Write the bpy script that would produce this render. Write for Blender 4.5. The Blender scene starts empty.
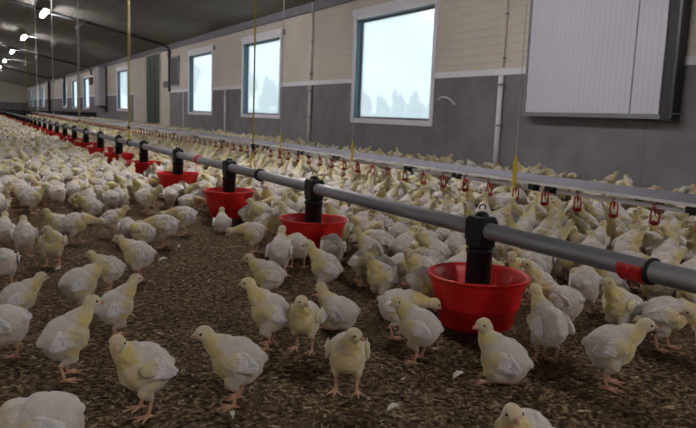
import bpy, bmesh, math, random
import numpy as np
from mathutils import Vector, Matrix, noise

# ---------------------------------------------------------------- camera, world, light, exposure
S = bpy.context.scene
COL = S.collection
cam_d = bpy.data.cameras.new('camera')
cam_d.sensor_width = 36.0
cam_d.lens = 679.494 / 696 * 36.0
cam_d.clip_start = 0.02
cam_d.clip_end = 2000
cam_d.dof.use_dof = True
cam_d.dof.focus_distance = 2.0
cam_d.dof.aperture_fstop = 9.0
cam = bpy.data.objects.new('camera', cam_d)
COL.objects.link(cam)
CF = Vector((0.48205679, 0.86485474, -0.14016967))
CR = Vector((0.87544725, -0.48183204, 0.03781534))
CD = Vector((-0.03483346, -0.14094029, -0.98940511))
cam.matrix_world = Matrix(((CR.x, -CD.x, -CF.x, 0), (CR.y, -CD.y, -CF.y, 0),
                           (CR.z, -CD.z, -CF.z, 0.68), (0, 0, 0, 1)))
S.camera = cam
S.view_settings.view_transform = 'Standard'
S.view_settings.look = 'None'
S.view_settings.gamma = 1.0
S.view_settings.use_curve_mapping = False
S.view_settings.exposure = 0.0
CAMH = 0.68

SKY_STRENGTH = 1.85
LAMP_STRENGTH = 145.0
world = bpy.data.worlds.new('overcast_sky')
S.world = world
world.use_nodes = True
wn = world.node_tree
wn.nodes.clear()
wo = wn.nodes.new('ShaderNodeOutputWorld')
wb = wn.nodes.new('ShaderNodeBackground')
wb.inputs['Color'].default_value = (0.88, 0.93, 1.0, 1)
wb.inputs['Strength'].default_value = SKY_STRENGTH
wn.links.new(wb.outputs[0], wo.inputs[0])

WX = 6.224            # inner face of the right wall
WL = -12.0            # left wall
Y0, Y1 = -4.0, 93.4   # gable walls
SILL = 1.32
EAVE = 2.97
SLOPE = 0.20
RIDGE_X = -2.9
WT = 0.16             # wall thickness
WINS = [(8.62, 11.18), (14.55, 17.08), (19.55, 22.08), (31.8, 34.35), (43.1, 45.5), (48.3, 50.9), (53.9, 56.4),
        (71.0, 73.6), (77.5, 80.0), (83.2, 85.6), (88.0, 90.3), (-0.6, 2.0)]
WINS = [(a_ + .07, b_ - .07) for a_, b_ in WINS]
WZ0, WZ1 = 0.68, 2.44


def portal(name, loc, sx, sy, rot):
    d = bpy.data.lights.new(name, 'AREA')
    d.shape = 'RECTANGLE'
    d.size, d.size_y = sx, sy
    d.cycles.is_portal = True
    o = bpy.data.objects.new(name, d)
    o.location = loc
    o.rotation_euler = rot
    COL.objects.link(o)


for (a, b) in WINS[:5] + [WINS[-1]]:
    portal('window_daylight', (WX + WT - 0.02, (a + b) / 2, (WZ0 + WZ1) / 2), WZ1 - WZ0, b - a, (0, math.pi / 2, 0))


# ---------------------------------------------------------------- helpers
def MAT(name, base=(0.5, 0.5, 0.5), rough=0.6, metal=0.0, var=0.0, vscale=8.0, bump=0.0, bscale=40.0,
        emit=None, estr=0.0, attr=None, spec=0.5, sheen=0.0, stretch=None, objrand=0.0, detail=4.0):
    m = bpy.data.materials.new(name)
    m.use_nodes = True
    nt = m.node_tree
    bs = nt.nodes['Principled BSDF']
    bs.inputs['Roughness'].default_value = rough
    bs.inputs['Metallic'].default_value = metal
    bs.inputs['Specular IOR Level'].default_value = spec
    if sheen:
        bs.inputs['Sheen Weight'].default_value = sheen
        bs.inputs['Sheen Roughness'].default_value = 0.6
    tc = nt.nodes.new('ShaderNodeTexCoord')
    vec = tc.outputs['Object']
    if stretch:
        mp = nt.nodes.new('ShaderNodeMapping')
        mp.inputs['Scale'].default_value = stretch
        nt.links.new(vec, mp.inputs['Vector'])
        vec = mp.outputs[0]
    src = None
    if attr:
        at = nt.nodes.new('ShaderNodeVertexColor')
        at.layer_name = attr
        src = at.outputs['Color']
    if var > 0 or objrand > 0:
        no = nt.nodes.new('ShaderNodeTexNoise')
        no.inputs['Scale'].default_value = vscale
        no.inputs['Detail'].default_value = detail
        nt.links.new(vec, no.inputs['Vector'])
        mr = nt.nodes.new('ShaderNodeMapRange')
        mr.inputs['From Min'].default_value = 0.25
        mr.inputs['From Max'].default_value = 0.75
        mr.inputs['To Min'].default_value = 1 - var
        mr.inputs['To Max'].default_value = 1 + var
        nt.links.new(no.outputs['Fac'], mr.inputs['Value'])
        f = mr.outputs[0]
        if objrand > 0:
            oi = nt.nodes.new('ShaderNodeObjectInfo')
            mr2 = nt.nodes.new('ShaderNodeMapRange')
            mr2.inputs['To Min'].default_value = 1 - objrand
            mr2.inputs['To Max'].default_value = 1 + objrand
            nt.links.new(oi.outputs['Random'], mr2.inputs['Value'])
            mm = nt.nodes.new('ShaderNodeMath')
            mm.operation = 'MULTIPLY'
            nt.links.new(f, mm.inputs[0])
            nt.links.new(mr2.outputs[0], mm.inputs[1])
            f = mm.outputs[0]
        vm = nt.nodes.new('ShaderNodeVectorMath')
        vm.operation = 'SCALE'
        if src is not None:
            nt.links.new(src, vm.inputs[0])
        else:
            vm.inputs[0].default_value = base[:3]
        nt.links.new(f, vm.inputs['Scale'])
        src = vm.outputs[0]
    if src is not None:
        nt.links.new(src, bs.inputs['Base Color'])
    else:
        bs.inputs['Base Color'].default_value = (*base[:3], 1)
    if bump > 0:
        nb = nt.nodes.new('ShaderNodeTexNoise')
        nb.inputs['Scale'].default_value = bscale
        nb.inputs['Detail'].default_value = 5
        nt.links.new(vec, nb.inputs['Vector'])
        bp = nt.nodes.new('ShaderNodeBump')
        bp.inputs['Strength'].default_value = bump
        bp.inputs['Distance'].default_value = 0.01
        nt.links.new(nb.outputs['Fac'], bp.inputs['Height'])
        nt.links.new(bp.outputs[0], bs.inputs['Normal'])
    if emit:
        bs.inputs['Emission Color'].default_value = (*emit, 1)
        bs.inputs['Emission Strength'].default_value = estr
    return m


def obj(name, bm, mats, parent=None, smooth=False, loc=None):
    me = bpy.data.meshes.new(name)
    bm.normal_update()
    bm.to_mesh(me)
    bm.free()
    if not isinstance(mats, (list, tuple)):
        mats = [mats]
    for m in mats:
        me.materials.append(m)
    if smooth:
        me.polygons.foreach_set('use_smooth', [True] * len(me.polygons))
    o = bpy.data.objects.new(name, me)
    COL.objects.link(o)
    if parent is not None:
        o.parent = parent
    if loc is not None:
        o.location = loc
    return o


def tag(o, label, cat, group=None, kind=None):
    o['label'] = label
    o['category'] = cat
    if group:
        o['group'] = group
    if kind:
        o['kind'] = kind
    return o


def thing(name, label, cat, loc=(0, 0, 0), rz=0.0, group=None):
    o = bpy.data.objects.new(name, None)
    o.empty_display_size = 0.05
    o.location = loc
    o.rotation_euler = (0, 0, rz)
    COL.objects.link(o)
    return tag(o, label, cat, group)


def struct(o):
    o['kind'] = 'structure'
    return o


def box(bm, x0, x1, y0, y1, z0, z1, mi=0, bev=0.0):
    vs = [bm.verts.new(p) for p in ((x0, y0, z0), (x1, y0, z0), (x1, y1, z0), (x0, y1, z0),
                                    (x0, y0, z1), (x1, y0, z1), (x1, y1, z1), (x0, y1, z1))]
    fs = []
    for q in ((0, 3, 2, 1), (4, 5, 6, 7), (0, 1, 5, 4), (1, 2, 6, 5), (2, 3, 7, 6), (3, 0, 4, 7)):
        f = bm.faces.new([vs[i] for i in q])
        f.material_index = mi
        fs.append(f)
    if bev > 0:
        es = list({e for f in fs for e in f.edges})
        r = bmesh.ops.bevel(bm, geom=es, offset=bev, segments=2, affect='EDGES', profile=0.5)
        for f in r['faces']:
            f.material_index = mi
    return bm


def tube(bm, pts, rad, seg=12, mi=0, cap=True, smooth=True):
    pts = [Vector(p) for p in pts]
    rads = rad if isinstance(rad, (list, tuple)) else [rad] * len(pts)
    rings = []
    prev = None
    for i, p in enumerate(pts):
        if i == 0:
            t = pts[1] - pts[0]
        elif i == len(pts) - 1:
            t = pts[-1] - pts[-2]
        else:
            t = pts[i + 1] - pts[i - 1]
        t.normalize()
        if prev is None:
            a = Vector((0, 0, 1)) if abs(t.z) < 0.9 else Vector((1, 0, 0))
            u = t.cross(a).normalized()
        else:
            u = (prev - t * prev.dot(t)).normalized()
        prev = u
        w = t.cross(u)
        rings.append([bm.verts.new(p + (u * math.cos(2 * math.pi * k / seg) + w * math.sin(2 * math.pi * k / seg)) * rads[i])
                      for k in range(seg)])
    for a, b in zip(rings, rings[1:]):
        for k in range(seg):
            f = bm.faces.new((a[k], a[(k + 1) % seg], b[(k + 1) % seg], b[k]))
            f.material_index = mi
            f.smooth = smooth
    if cap:
        f = bm.faces.new(rings[0][::-1]); f.material_index = mi
        f = bm.faces.new(rings[-1]); f.material_index = mi
    return bm


def lathe(bm, prof, seg=32, mi=0, c=(0, 0, 0), smooth=True, close=False):
    rings = []
    for (r, z) in prof:
        if r < 1e-6:
            rings.append([bm.verts.new((c[0], c[1], c[2] + z))])
        else:
            rings.append([bm.verts.new((c[0] + r * math.cos(2 * math.pi * k / seg), c[1] + r * math.sin(2 * math.pi * k / seg), c[2] + z))
                          for k in range(seg)])
    pairs = list(zip(rings, rings[1:]))
    if close:
        pairs.append((rings[-1], rings[0]))
    for a, b in pairs:
        for k in range(seg):
            k2 = (k + 1) % seg
            if len(a) == 1 and len(b) == 1:
                continue
            if len(a) == 1:
                f = bm.faces.new((a[0], b[k2], b[k]))
            elif len(b) == 1:
                f = bm.faces.new((a[k], a[k2], b[0]))
            else:
                f = bm.faces.new((a[k], a[k2], b[k2], b[k]))
            f.material_index = mi
            f.smooth = smooth
    return bm


def ellipsoid(bm, c, r, rot=None, sub=2, mi=0):
    res = bmesh.ops.create_icosphere(bm, subdivisions=sub, radius=1.0)
    M = Matrix.Translation(c) @ ((rot or Matrix.Identity(3)).to_4x4()) @ Matrix.Diagonal((*r, 1))
    bmesh.ops.transform(bm, matrix=M, verts=res['verts'])
    for v in res['verts']:
        for f in v.link_faces:
            f.material_index = mi
            f.smooth = True
    return res['verts']


def copy_tree(o, parent=None):
    c = o.copy()
    COL.objects.link(c)
    c.parent = parent
    for ch in list(o.children):
        copy_tree(ch, c)
    return c


NB = bmesh.new

# ---------------------------------------------------------------- materials
def lined(name, base, line, pitch, width, axis=2, rough=0.6, var=0.08, bump=0.25, vscale=1.2):
    """painted sheet with grooves every <pitch> metres along one axis"""
    m = bpy.data.materials.new(name)
    m.use_nodes = True
    nt = m.node_tree
    bs = nt.nodes['Principled BSDF']
    bs.inputs['Roughness'].default_value = rough
    tc = nt.nodes.new('ShaderNodeTexCoord')
    sp = nt.nodes.new('ShaderNodeSeparateXYZ')
    nt.links.new(tc.outputs['Object'], sp.inputs[0])
    mod = nt.nodes.new('ShaderNodeMath'); mod.operation = 'PINGPONG'
    mod.inputs[1].default_value = pitch / 2
    nt.links.new(sp.outputs[axis], mod.inputs[0])
    mr = nt.nodes.new('ShaderNodeMapRange')
    mr.inputs['From Min'].default_value = 0
    mr.inputs['From Max'].default_value = width
    nt.links.new(mod.outputs[0], mr.inputs['Value'])
    no = nt.nodes.new('ShaderNodeTexNoise')
    no.inputs['Scale'].default_value = vscale
    no.inputs['Detail'].default_value = 6
    nt.links.new(tc.outputs['Object'], no.inputs['Vector'])
    m2 = nt.nodes.new('ShaderNodeMapRange')
    m2.inputs['From Min'].default_value = 0.3
    m2.inputs['From Max'].default_value = 0.7
    m2.inputs['To Min'].default_value = 1 - var
    m2.inputs['To Max'].default_value = 1 + var
    nt.links.new(no.outputs['Fac'], m2.inputs['Value'])
    mix = nt.nodes.new('ShaderNodeMix'); mix.data_type = 'RGBA'
    mix.inputs['A'].default_value = (*line, 1)
    mix.inputs['B'].default_value = (*base, 1)
    nt.links.new(mr.outputs[0], mix.inputs['Factor'])
    vm = nt.nodes.new('ShaderNodeVectorMath'); vm.operation = 'SCALE'
    nt.links.new(mix.outputs['Result'], vm.inputs[0])
    nt.links.new(m2.outputs[0], vm.inputs['Scale'])
    nt.links.new(vm.outputs[0], bs.inputs['Base Color'])
    bp = nt.nodes.new('ShaderNodeBump')
    bp.inputs['Strength'].default_value = bump
    bp.inputs['Distance'].default_value = 0.006
    nt.links.new(mr.outputs[0], bp.inputs['Height'])
    nt.links.new(bp.outputs[0], bs.inputs['Normal'])
    return m


M_beige = lined('beige_cladding', (0.70, 0.64, 0.56), (0.58, 0.53, 0.46), 0.115, 0.010)
M_grey = lined('grey_concrete_panel', (0.225, 0.21, 0.225), (0.17, 0.16, 0.17), 2.4, 0.012, axis=1, rough=0.85, var=0.18, vscale=2.5)
M_white = MAT('white_plastic_trim', (0.90, 0.89, 0.96), 0.45, var=0.04)
M_beam = MAT('dark_grey_beam', (0.22, 0.215, 0.25), 0.7, var=0.1)
M_ceil = lined('ceiling_sheet', (0.23, 0.215, 0.19), (0.12, 0.12, 0.10), 0.6, 0.02, axis=0, rough=0.92, var=0.15, bump=0.5, vscale=0.8)
M_hatch = lined('white_ribbed_panel', (0.74, 0.74, 0.85), (0.68, 0.68, 0.79), 0.07, 0.018, axis=1, rough=0.4, var=0.03, bump=0.35)
M_steel = MAT('dull_steel', (0.28, 0.29, 0.31), 0.45, metal=0.5, var=0.15)
M_dark = MAT('dark_metal', (0.035, 0.035, 0.04), 0.5, var=0.2)
M_galv = MAT('galvanised_tube', (0.30, 0.305, 0.33), 0.50, metal=0.6, var=0.22, vscale=14, stretch=(1, 0.25, 1))
M_black = MAT('black_plastic', (0.010, 0.011, 0.014), 0.5, var=0.2, bump=0.05, spec=0.3)
M_red = MAT('red_plastic', (0.64, 0.014, 0.014), 0.38, var=0.16, vscale=9, bump=0.05)
M_cup = MAT('red_drinker_plastic', (0.42, 0.02, 0.025), 0.4, var=0.1)
M_feed = MAT('crumbled_feed', (0.30, 0.20, 0.10), 0.9, var=0.4, vscale=120, bump=0.8, bscale=150)
M_alu = MAT('aluminium_profile', (0.20, 0.195, 0.235), 0.6, metal=0.1, var=0.06)
M_pipe = MAT('white_water_pipe', (0.92, 0.91, 0.93), 0.35, var=0.05)
M_rope_y = MAT('yellow_rope', (0.56, 0.45, 0.05), 0.8, var=0.3, vscale=60)
M_rope_w = MAT('pale_cord', (0.62, 0.60, 0.54), 0.8, var=0.2, vscale=60)
M_yell = MAT('yellow_plastic', (0.62, 0.46, 0.03), 0.4, var=0.1)
M_fence = MAT('black_fence_board', (0.03, 0.03, 0.034), 0.7, var=0.3)
M_door = MAT('dark_green_door', (0.035, 0.065, 0.05), 0.6, var=0.3, vscale=2.5)
M_feather = MAT('white_feather', (0.75, 0.73, 0.68), 0.8, var=0.1)
M_lamp = MAT('lamp_diffuser', (0.9, 0.9, 0.9), 0.4, emit=(1.0, 0.96, 0.97), estr=LAMP_STRENGTH)
M_eye = MAT('chick_eye', (0.010, 0.008, 0.008), 0.12)
M_beak = MAT('chick_beak', (0.62, 0.36, 0.24), 0.45, var=0.1)
M_chick = MAT('chick_down', attr='col', rough=0.95, spec=0.15, var=0.10, vscale=55, bump=0.35, bscale=220, sheen=0.4, objrand=0.07)
M_wing = MAT('chick_wing_feathers', attr='col', rough=0.9, spec=0.2, var=0.08, vscale=60, bump=0.5, bscale=140, sheen=0.2, objrand=0.05)

# floor litter
M_floor = bpy.data.materials.new('litter')
M_floor.use_nodes = True
nt = M_floor.node_tree
bs = nt.nodes['Principled BSDF']
bs.inputs['Roughness'].default_value = 0.95
bs.inputs['Specular IOR Level'].default_value = 0.15
tc = nt.nodes.new('ShaderNodeTexCoord')
n1 = nt.nodes.new('ShaderNodeTexNoise'); n1.inputs['Scale'].default_value = 62; n1.inputs['Detail'].default_value = 6
n2 = nt.nodes.new('ShaderNodeTexNoise'); n2.inputs['Scale'].default_value = 2.2; n2.inputs['Detail'].default_value = 3
vo = nt.nodes.new('ShaderNodeTexVoronoi'); vo.inputs['Scale'].default_value = 120
for n in (n1, n2, vo):
    nt.links.new(tc.outputs['Object'], n.inputs['Vector'])
cr = nt.nodes.new('ShaderNodeValToRGB')
cr.color_ramp.elements[0].position = 0.34; cr.color_ramp.elements[0].color = (0.030, 0.019, 0.010, 1)
cr.color_ramp.elements[1].position = 0.72; cr.color_ramp.elements[1].color = (0.46, 0.33, 0.18, 1)
e = cr.color_ramp.elements.new(0.52); e.color = (0.16, 0.105, 0.056, 1)
nt.links.new(n1.outputs['Fac'], cr.inputs[0])
mx = nt.nodes.new('ShaderNodeMix'); mx.data_type = 'RGBA'; mx.blend_type = 'MULTIPLY'; mx.inputs['Factor'].default_value = 0.6
cr2 = nt.nodes.new('ShaderNodeValToRGB')
cr2.color_ramp.elements[0].position = 0.3; cr2.color_ramp.elements[0].color = (0.5, 0.45, 0.42, 1)
cr2.color_ramp.elements[1].position = 0.7; cr2.color_ramp.elements[1].color = (1, 1, 1, 1)
nt.links.new(n2.outputs['Fac'], cr2.inputs[0])
nt.links.new(cr.outputs[0], mx.inputs['A']); nt.links.new(cr2.outputs[0], mx.inputs['B'])
nt.links.new(mx.outputs['Result'], bs.inputs['Base Color'])
ad = nt.nodes.new('ShaderNodeMath'); ad.operation = 'ADD'
nt.links.new(n1.outputs['Fac'], ad.inputs[0]); nt.links.new(vo.outputs['Distance'], ad.inputs[1])
bp = nt.nodes.new('ShaderNodeBump'); bp.inputs['Strength'].default_value = 0.9; bp.inputs['Distance'].default_value = 0.012
nt.links.new(ad.outputs[0], bp.inputs['Height']); nt.links.new(bp.outputs[0], bs.inputs['Normal'])

# window pane: clear glass with a translucent veil standing in for outdoor haze
M_pane = bpy.data.materials.new('haze_veil_glass')
M_pane.use_nodes = True
nt = M_pane.node_tree
nt.nodes.clear()
out = nt.nodes.new('ShaderNodeOutputMaterial')
tr = nt.nodes.new('ShaderNodeBsdfTransparent'); tr.inputs[0].default_value = (0.93, 0.96, 0.99, 1)
tl = nt.nodes.new('ShaderNodeBsdfTranslucent'); tl.inputs[0].default_value = (0.84, 0.89, 0.96, 1)
gl = nt.nodes.new('ShaderNodeBsdfGlossy'); gl.inputs['Roughness'].default_value = 0.12
m1 = nt.nodes.new('ShaderNodeMixShader'); m1.inputs[0].default_value = 0.55
m2 = nt.nodes.new('ShaderNodeMixShader'); m2.inputs[0].default_value = 0.03
nt.links.new(tr.outputs[0], m1.inputs[1]); nt.links.new(tl.outputs[0], m1.inputs[2])
nt.links.new(m1.outputs[0], m2.inputs[1]); nt.links.new(gl.outputs[0], m2.inputs[2])
nt.links.new(m2.outputs[0], out.inputs[0])

# ---------------------------------------------------------------- room shell
def ceil_z(x):
    return EAVE + SLOPE * (WX - x) if x > RIDGE_X else EAVE + SLOPE * (WX - RIDGE_X) - SLOPE * (RIDGE_X - x)


bm = NB()
gx = np.concatenate([[WL - 0.3], np.arange(-0.6, 5.01, 0.08), [WX + 0.3]])
gy = np.concatenate([[Y0 - .3, 0.4], np.arange(0.5, 7.0, 0.08), [12, 20, 40, 70, Y1 + .3]])
vv = {}
for i, x in enumerate(gx):
    for j, y in enumerate(gy):
        z = 0.006 * noise.noise(Vector((x * 5, y * 5, 0))) + 0.004 * noise.noise(Vector((x * 14, y * 14, 3))) - 0.004
        vv[i, j] = bm.verts.new((x, y, z))
for i in range(len(gx) - 1):
    for j in range(len(gy) - 1):
        bm.faces.new((vv[i, j], vv[i + 1, j], vv[i + 1, j + 1], vv[i, j + 1]))
struct(obj('floor', bm, M_floor, smooth=True))

DOOR_Y = (25.75, 27.95)
PIER_Y = (24.45, 30.6)


def wall_right():
    bm = NB()
    ys = sorted({Y0, Y1, *PIER_Y, *[v for w in WINS for v in w]})
    zs = [0, WZ0, SILL, SILL + 0.085, WZ1, 2.80, EAVE + 0.05]
    zs = sorted(zs)
    for a, b in zip(ys, ys[1:]):
        inwin = any(w[0] <= a and b <= w[1] for w in WINS)
        pier = PIER_Y[0] <= a and b <= PIER_Y[1]
        for z0, z1 in zip(zs, zs[1:]):
            if inwin and WZ0 <= z0 and z1 <= WZ1:
                continue
            m = 0 if z1 <= SILL else 1
            if z0 == SILL:
                m = 2
            if z0 >= 2.8:
                m = 3
            if pier and m in (0, 2):
                m = 1
            x0 = WX - (0.012 if m == 2 else 0.05 if m == 3 else 0)
            box(bm, x0, WX + WT, a, b, z0, z1, m)
    bmesh.ops.remove_doubles(bm, verts=bm.verts, dist=1e-5)
    return struct(obj('wall_right', bm, [M_grey, M_beige, M_white, M_beam]))


wall_right()
# left wall, gables, ceiling
bm = NB(); box(bm, WL - WT, WL, Y0, Y1, 0, ceil_z(WL), 0)
struct(obj('wall_left', bm, M_beige))


def gable(name, y, mi_low):
    bm = NB()
    for z0, z1, m in ((0, 1.0, 0), (1.0, 2.9, 1)):
        box(bm, WL, WX, y, y + WT, z0, z1, m)
    pts = [(WL, 2.9), (WX, 2.9), (WX, ceil_z(WX) + .05), (RIDGE_X, ceil_z(RIDGE_X) + .05), (WL, ceil_z(WL) + .05)]
    a = [bm.verts.new((x, y, z)) for x, z in pts]
    b = [bm.verts.new((x, y + WT, z)) for x, z in pts]
    n = len(pts)
    for f in [a, b[::-1]] + [[a[i], a[(i + 1) % n], b[(i + 1) % n], b[i]] for i in range(n)]:
        bm.faces.new(f).material_index = 1
    struct(obj(name, bm, [M_grey, M_beige]))


gable('wall_far', Y1, 0)
gable('wall_near', Y0 - WT, 0)
bm = NB()
for xa, xb in ((WX + WT, RIDGE_X), (RIDGE_X, WL - WT)):
    za = EAVE + SLOPE * (WX - xa) if xa > RIDGE_X - 1e-6 and xb == RIDGE_X else ceil_z(xa)
    zb = ceil_z(xb)
    p = [bm.verts.new(q) for q in ((xa, Y0 - WT, za), (xb, Y0 - WT, zb), (xb, Y1 + WT, zb), (xa, Y1 + WT, za),
                                   (xa, Y0 - WT, za + .12), (xb, Y0 - WT, zb + .12), (xb, Y1 + WT, zb + .12), (xa, Y1 + WT, za + .12))]
    for q in ((0, 1, 2, 3), (7, 6, 5, 4), (0, 4, 5, 1), (1, 5, 6, 2), (2, 6, 7, 3), (3, 7, 4, 0)):
        bm.faces.new([p[i] for i in q])
struct(obj('ceiling', bm, M_ceil))

# windows
for i, (a, b) in enumerate(WINS[:11]):
    w = bpy.data.objects.new('window_%d' % (i + 1), None)
    w.location = (WX, (a + b) / 2, WZ0)
    COL.objects.link(w)
    struct(w)
    bm = NB()
    hy = (b - a) / 2
    H = WZ1 - WZ0
    t = 0.085
    for q in ((-.02, .0, -hy - t, -hy, -t, H + t), (-.02, .0, hy, hy + t, -t, H + t), (-.02, .0, -hy, hy, -t, 0),
              (-.02, .0, -hy, hy, H, H + t), (-.03, .0, -hy - t - .04, hy + t + .04, H + t, H + t + .10)):
        box(bm, *q, 0, 0.004)
    # slim sash holding the pane at the outer face
    s = 0.035
    for q in ((WT - .05, WT, -hy, -hy + s, 0, H), (WT - .05, WT, hy - s, hy, 0, H), (WT - .05, WT, -hy + s, hy - s, 0, s),
              (WT - .05, WT, -hy + s, hy - s, H - s, H)):
        box(bm, *q, 1)
    obj('window_frame', bm, [M_white, M_beam], w)
    bm = NB(); box(bm, WT - .03, WT - .024, -hy + s, hy - s, s, H - s)
    obj('pane', bm, M_pane, w)
    bm = NB()
    for q in ((0, WT - .05, -hy, -hy + .004, 0, H), (0, WT - .05, hy - .004, hy, 0, H), (0, WT - .05, -hy, hy, 0, .004), (0, WT - .05, -hy, hy, H - .004, H)):
        box(bm, *q)
    obj('reveal', bm, MAT('shade_tinted_reveal', (0.10, 0.17, 0.20), 0.5) if i == 0 else bpy.data.materials['shade_tinted_reveal'], w)  # teal shade of the recess is put into the base colour

# dark door in the pale pier
d = bpy.data.objects.new('door_1', None); d.location = (WX, DOOR_Y[0], 0.04); COL.objects.link(d); struct(d)
bm = NB(); dw = DOOR_Y[1] - DOOR_Y[0]
box(bm, -.03, 0, 0, dw, 0, 2.72, 0, .006)
for k in range(3):
    box(bm, -.045, -.03, 0.12 + k * (dw - .1) / 3, (k + 1) * (dw - .1) / 3, 0.12, 2.6, 0, .004)
obj('door_leaf', bm, M_door, d)
bm = NB()
for q in ((-.05, 0, -.07, 0, 0, 2.79), (-.05, 0, dw, dw + .07, 0, 2.79), (-.05, 0, 0, dw, 2.72, 2.79)):
    box(bm, *q, 0, .004)
obj('door_frame', bm, M_beige, d)

# ---------------------------------------------------------------- fittings on the right wall
t = thing('ventilation_hatch', 'large white ribbed hatch in dark steel frame hung high on the grey wall', 'hatch', (WX, 4.56, 0.785))
L = 1.90
bm = NB(); box(bm, -.15, -.08, 0.355, L, .05, 1.98, 0, .004)
obj('hatch_panel', bm, M_hatch, t)
bm = NB(); box(bm, -.15, -.08, 0.0, 0.34, .05, 1.98, 0, .004)
o = obj('hatch_panel', bm, M_hatch, t); o['label'] = 'narrower right hand panel'
bm = NB()
for q in ((-.16, -.06, -.03, L + .03, 0, .05), (-.16, -.06, L, L + .03, .05, 2.03), (-.16, -.06, -.03, L + .03, 1.98, 2.03), (-.155, -.09, .34, .355, .05, 1.98)):
    box(bm, *q, 0, .003)
obj('frame', bm, M_steel, t)
bm = NB(); box(bm, -.16, 0, -.14, -.03, -.02, 2.05, 0, .004)
obj('side_channel', bm, M_dark, t)
bm = NB(); box(bm, -.06, -.0, .05, .12, 0.02, 2.0); box(bm, -.06, 0, L - .12, L - .05, 0.02, 2.0)
obj('wall_bracket', bm, M_steel, t)
for yy in (0.35, 1.8):
    bm = NB(); tube(bm, [(-.11, yy, -.045), (-.11, yy, .0)], .014, 10); tube(bm, [(-.11, yy - .03, -.02), (-.11, yy + .03, -.02)], .009, 8)
    obj('guide_roller', bm, M_steel, t, True)
bm = NB(); tube(bm, [(WX - .19, 4.39, 0.79), (WX - .19, 4.39, 2.9)], .012, 10)
tube(bm, [(WX - .19, 4.39, 0.84), (WX, 4.39, 0.84)], .008, 8); tube(bm, [(WX - .19, 4.39, 2.6), (WX, 4.39, 2.6)], .008, 8)
tag(obj('lifting_rod', bm, M_steel, None, True), 'thin grey rod running down beside the right edge of white hatch', 'rod')


def conduit(y, z0, z1, r, mat, lab, clips=3):
    t = thing('wall_conduit', lab, 'conduit', (WX, y, z0))
    bm = NB(); tube(bm, [(-r - .01, 0, 0), (-r - .01, 0, z1 - z0)], r, 12)
    obj('pipe', bm, mat, t, True)
    for k in range(clips):
        z = .12 + k * (z1 - z0 - .24) / max(1, clips - 1)
        bm = NB(); box(bm, -2 * r - .014, 0, -r - .012, r + .012, z - .01, z + .01, 0, .003)
        obj('clip', bm, M_steel, t)


conduit(7.06, 0.0, 1.31, .036, M_pipe, 'white pipe down the grey wall left of the white hatch')
conduit(12.9, 0.0, 1.31, .036, M_pipe, 'white pipe down the grey wall between the two largest windows')
conduit(18.3, 0.0, 1.31, .03, M_pipe, 'white pipe down the grey wall between second and third windows')
conduit(7.06, 1.42, 2.79, .012, M_beige, 'thin beige tube with dark clips above the white pipe near hatch')
conduit(12.9, 1.42, 2.96, .022, M_pipe, 'thin white tube up the beige cladding between the two largest windows')
conduit(14.42, 0.0, 0.6, .010, M_pipe, 'short thin cable tube below right corner of the second window', 2)
conduit(22.6, 0.0, 1.31, .014, M_pipe, 'thin pale tube down the wall left of the third window', 2)
conduit(24.3, 1.35, 2.8, .045, M_dark, 'dark round downpipe high on the wall right of dark door', 2)
conduit(54.2, 0.8, 2.9, .09, M_dark, 'dark post beside a narrow window far down the wall', 2)
conduit(65.2, 0.0, 2.9, .11, M_dark, 'dark post furthest down the wall before the end gable', 2)
bm = NB(); tube(bm, [(WX - .005, 8.5, 1.0), (WX - .05, 8.35, 1.04), (WX - .06, 8.2, 1.03), (WX - .05, 8.1, .985), (WX - .045, 8.02, .93)], .011, 8)
tag(obj('loose_cable', bm, M_pipe, None, True), 'short white cable end sticking out beside the largest window', 'cable')
t = thing('wall_grille', 'dark rectangular air grille in pale surround between dark door and third window', 'grille', (WX, 23.2, 1.58))
bm = NB()
box(bm, -.04, 0, 0, .98, 0, .9, 0)
obj('panel', bm, M_dark, t)
bm = NB()
for q in ((-.05, 0, -.05, 0, -.05, .95), (-.05, 0, .98, 1.03, -.05, .95), (-.05, 0, 0, .98, -.05, 0), (-.05, 0, 0, .98, .9, .95)):
    box(bm, *q)
obj('surround', bm, M_steel, t)
bm = NB()
for k in range(8):
    box(bm, -.055, -.03, .02, .96, .05 + k * .105, .075 + k * .105)
obj('slats', bm, M_dark, t)
t = thing('switch_box', 'small dark switch box on pale pier beside the dark door', 'box', (WX, 24.75, 1.5))
bm = NB(); box(bm, -.10, 0, 0, .24, 0, .22, 0, .01); obj('casing', bm, M_steel, t)
bm = NB(); tube(bm, [(-.13, .12, .11), (-.10, .12, .11)], .03, 12); obj('knob', bm, M_dark, t, True)
t = thing('air_duct', 'tall pale grey square duct with painted shadow strip standing out from far wall', 'duct', (WX, 37.2, 0.82))
bm = NB(); box(bm, -.38, 0, 0, 1.5, 0, 1.95, 0, .01); obj('casing', bm, MAT('grey_white_sheet', (.50, .49, .53), .5), t)
bm = NB(); box(bm, -.07, 0, -.10, -.002, -.3, 2.0, 0, .01); obj('shadow_gap_strip', bm, M_dark, t)  # dark strip added in place of the shadow gap at the wall
bm = NB(); box(bm, -.34, -.04, .15, 1.35, -.12, 0, 0, .01); obj('outlet', bm, M_dark, t)
t = thing('speaker_box', 'small brown box high on the far wall right of narrow windows', 'box', (WX, 41.6, 2.0))
bm = NB(); box(bm, -.16, -.002, 0, .7, 0, .42, 0, .02); obj('casing', bm, MAT('brown_casing', (.16, .13, .09), .7), t)
bm = NB(); tube(bm, [(-.17, .35, .21), (-.15, .35, .21)], .14, 16); obj('mesh_front', bm, M_dark, t)
t = thing('gable_fan', 'dark wide ventilator on the pale far end wall', 'ventilator', (0.9, Y1, 1.75))
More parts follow.
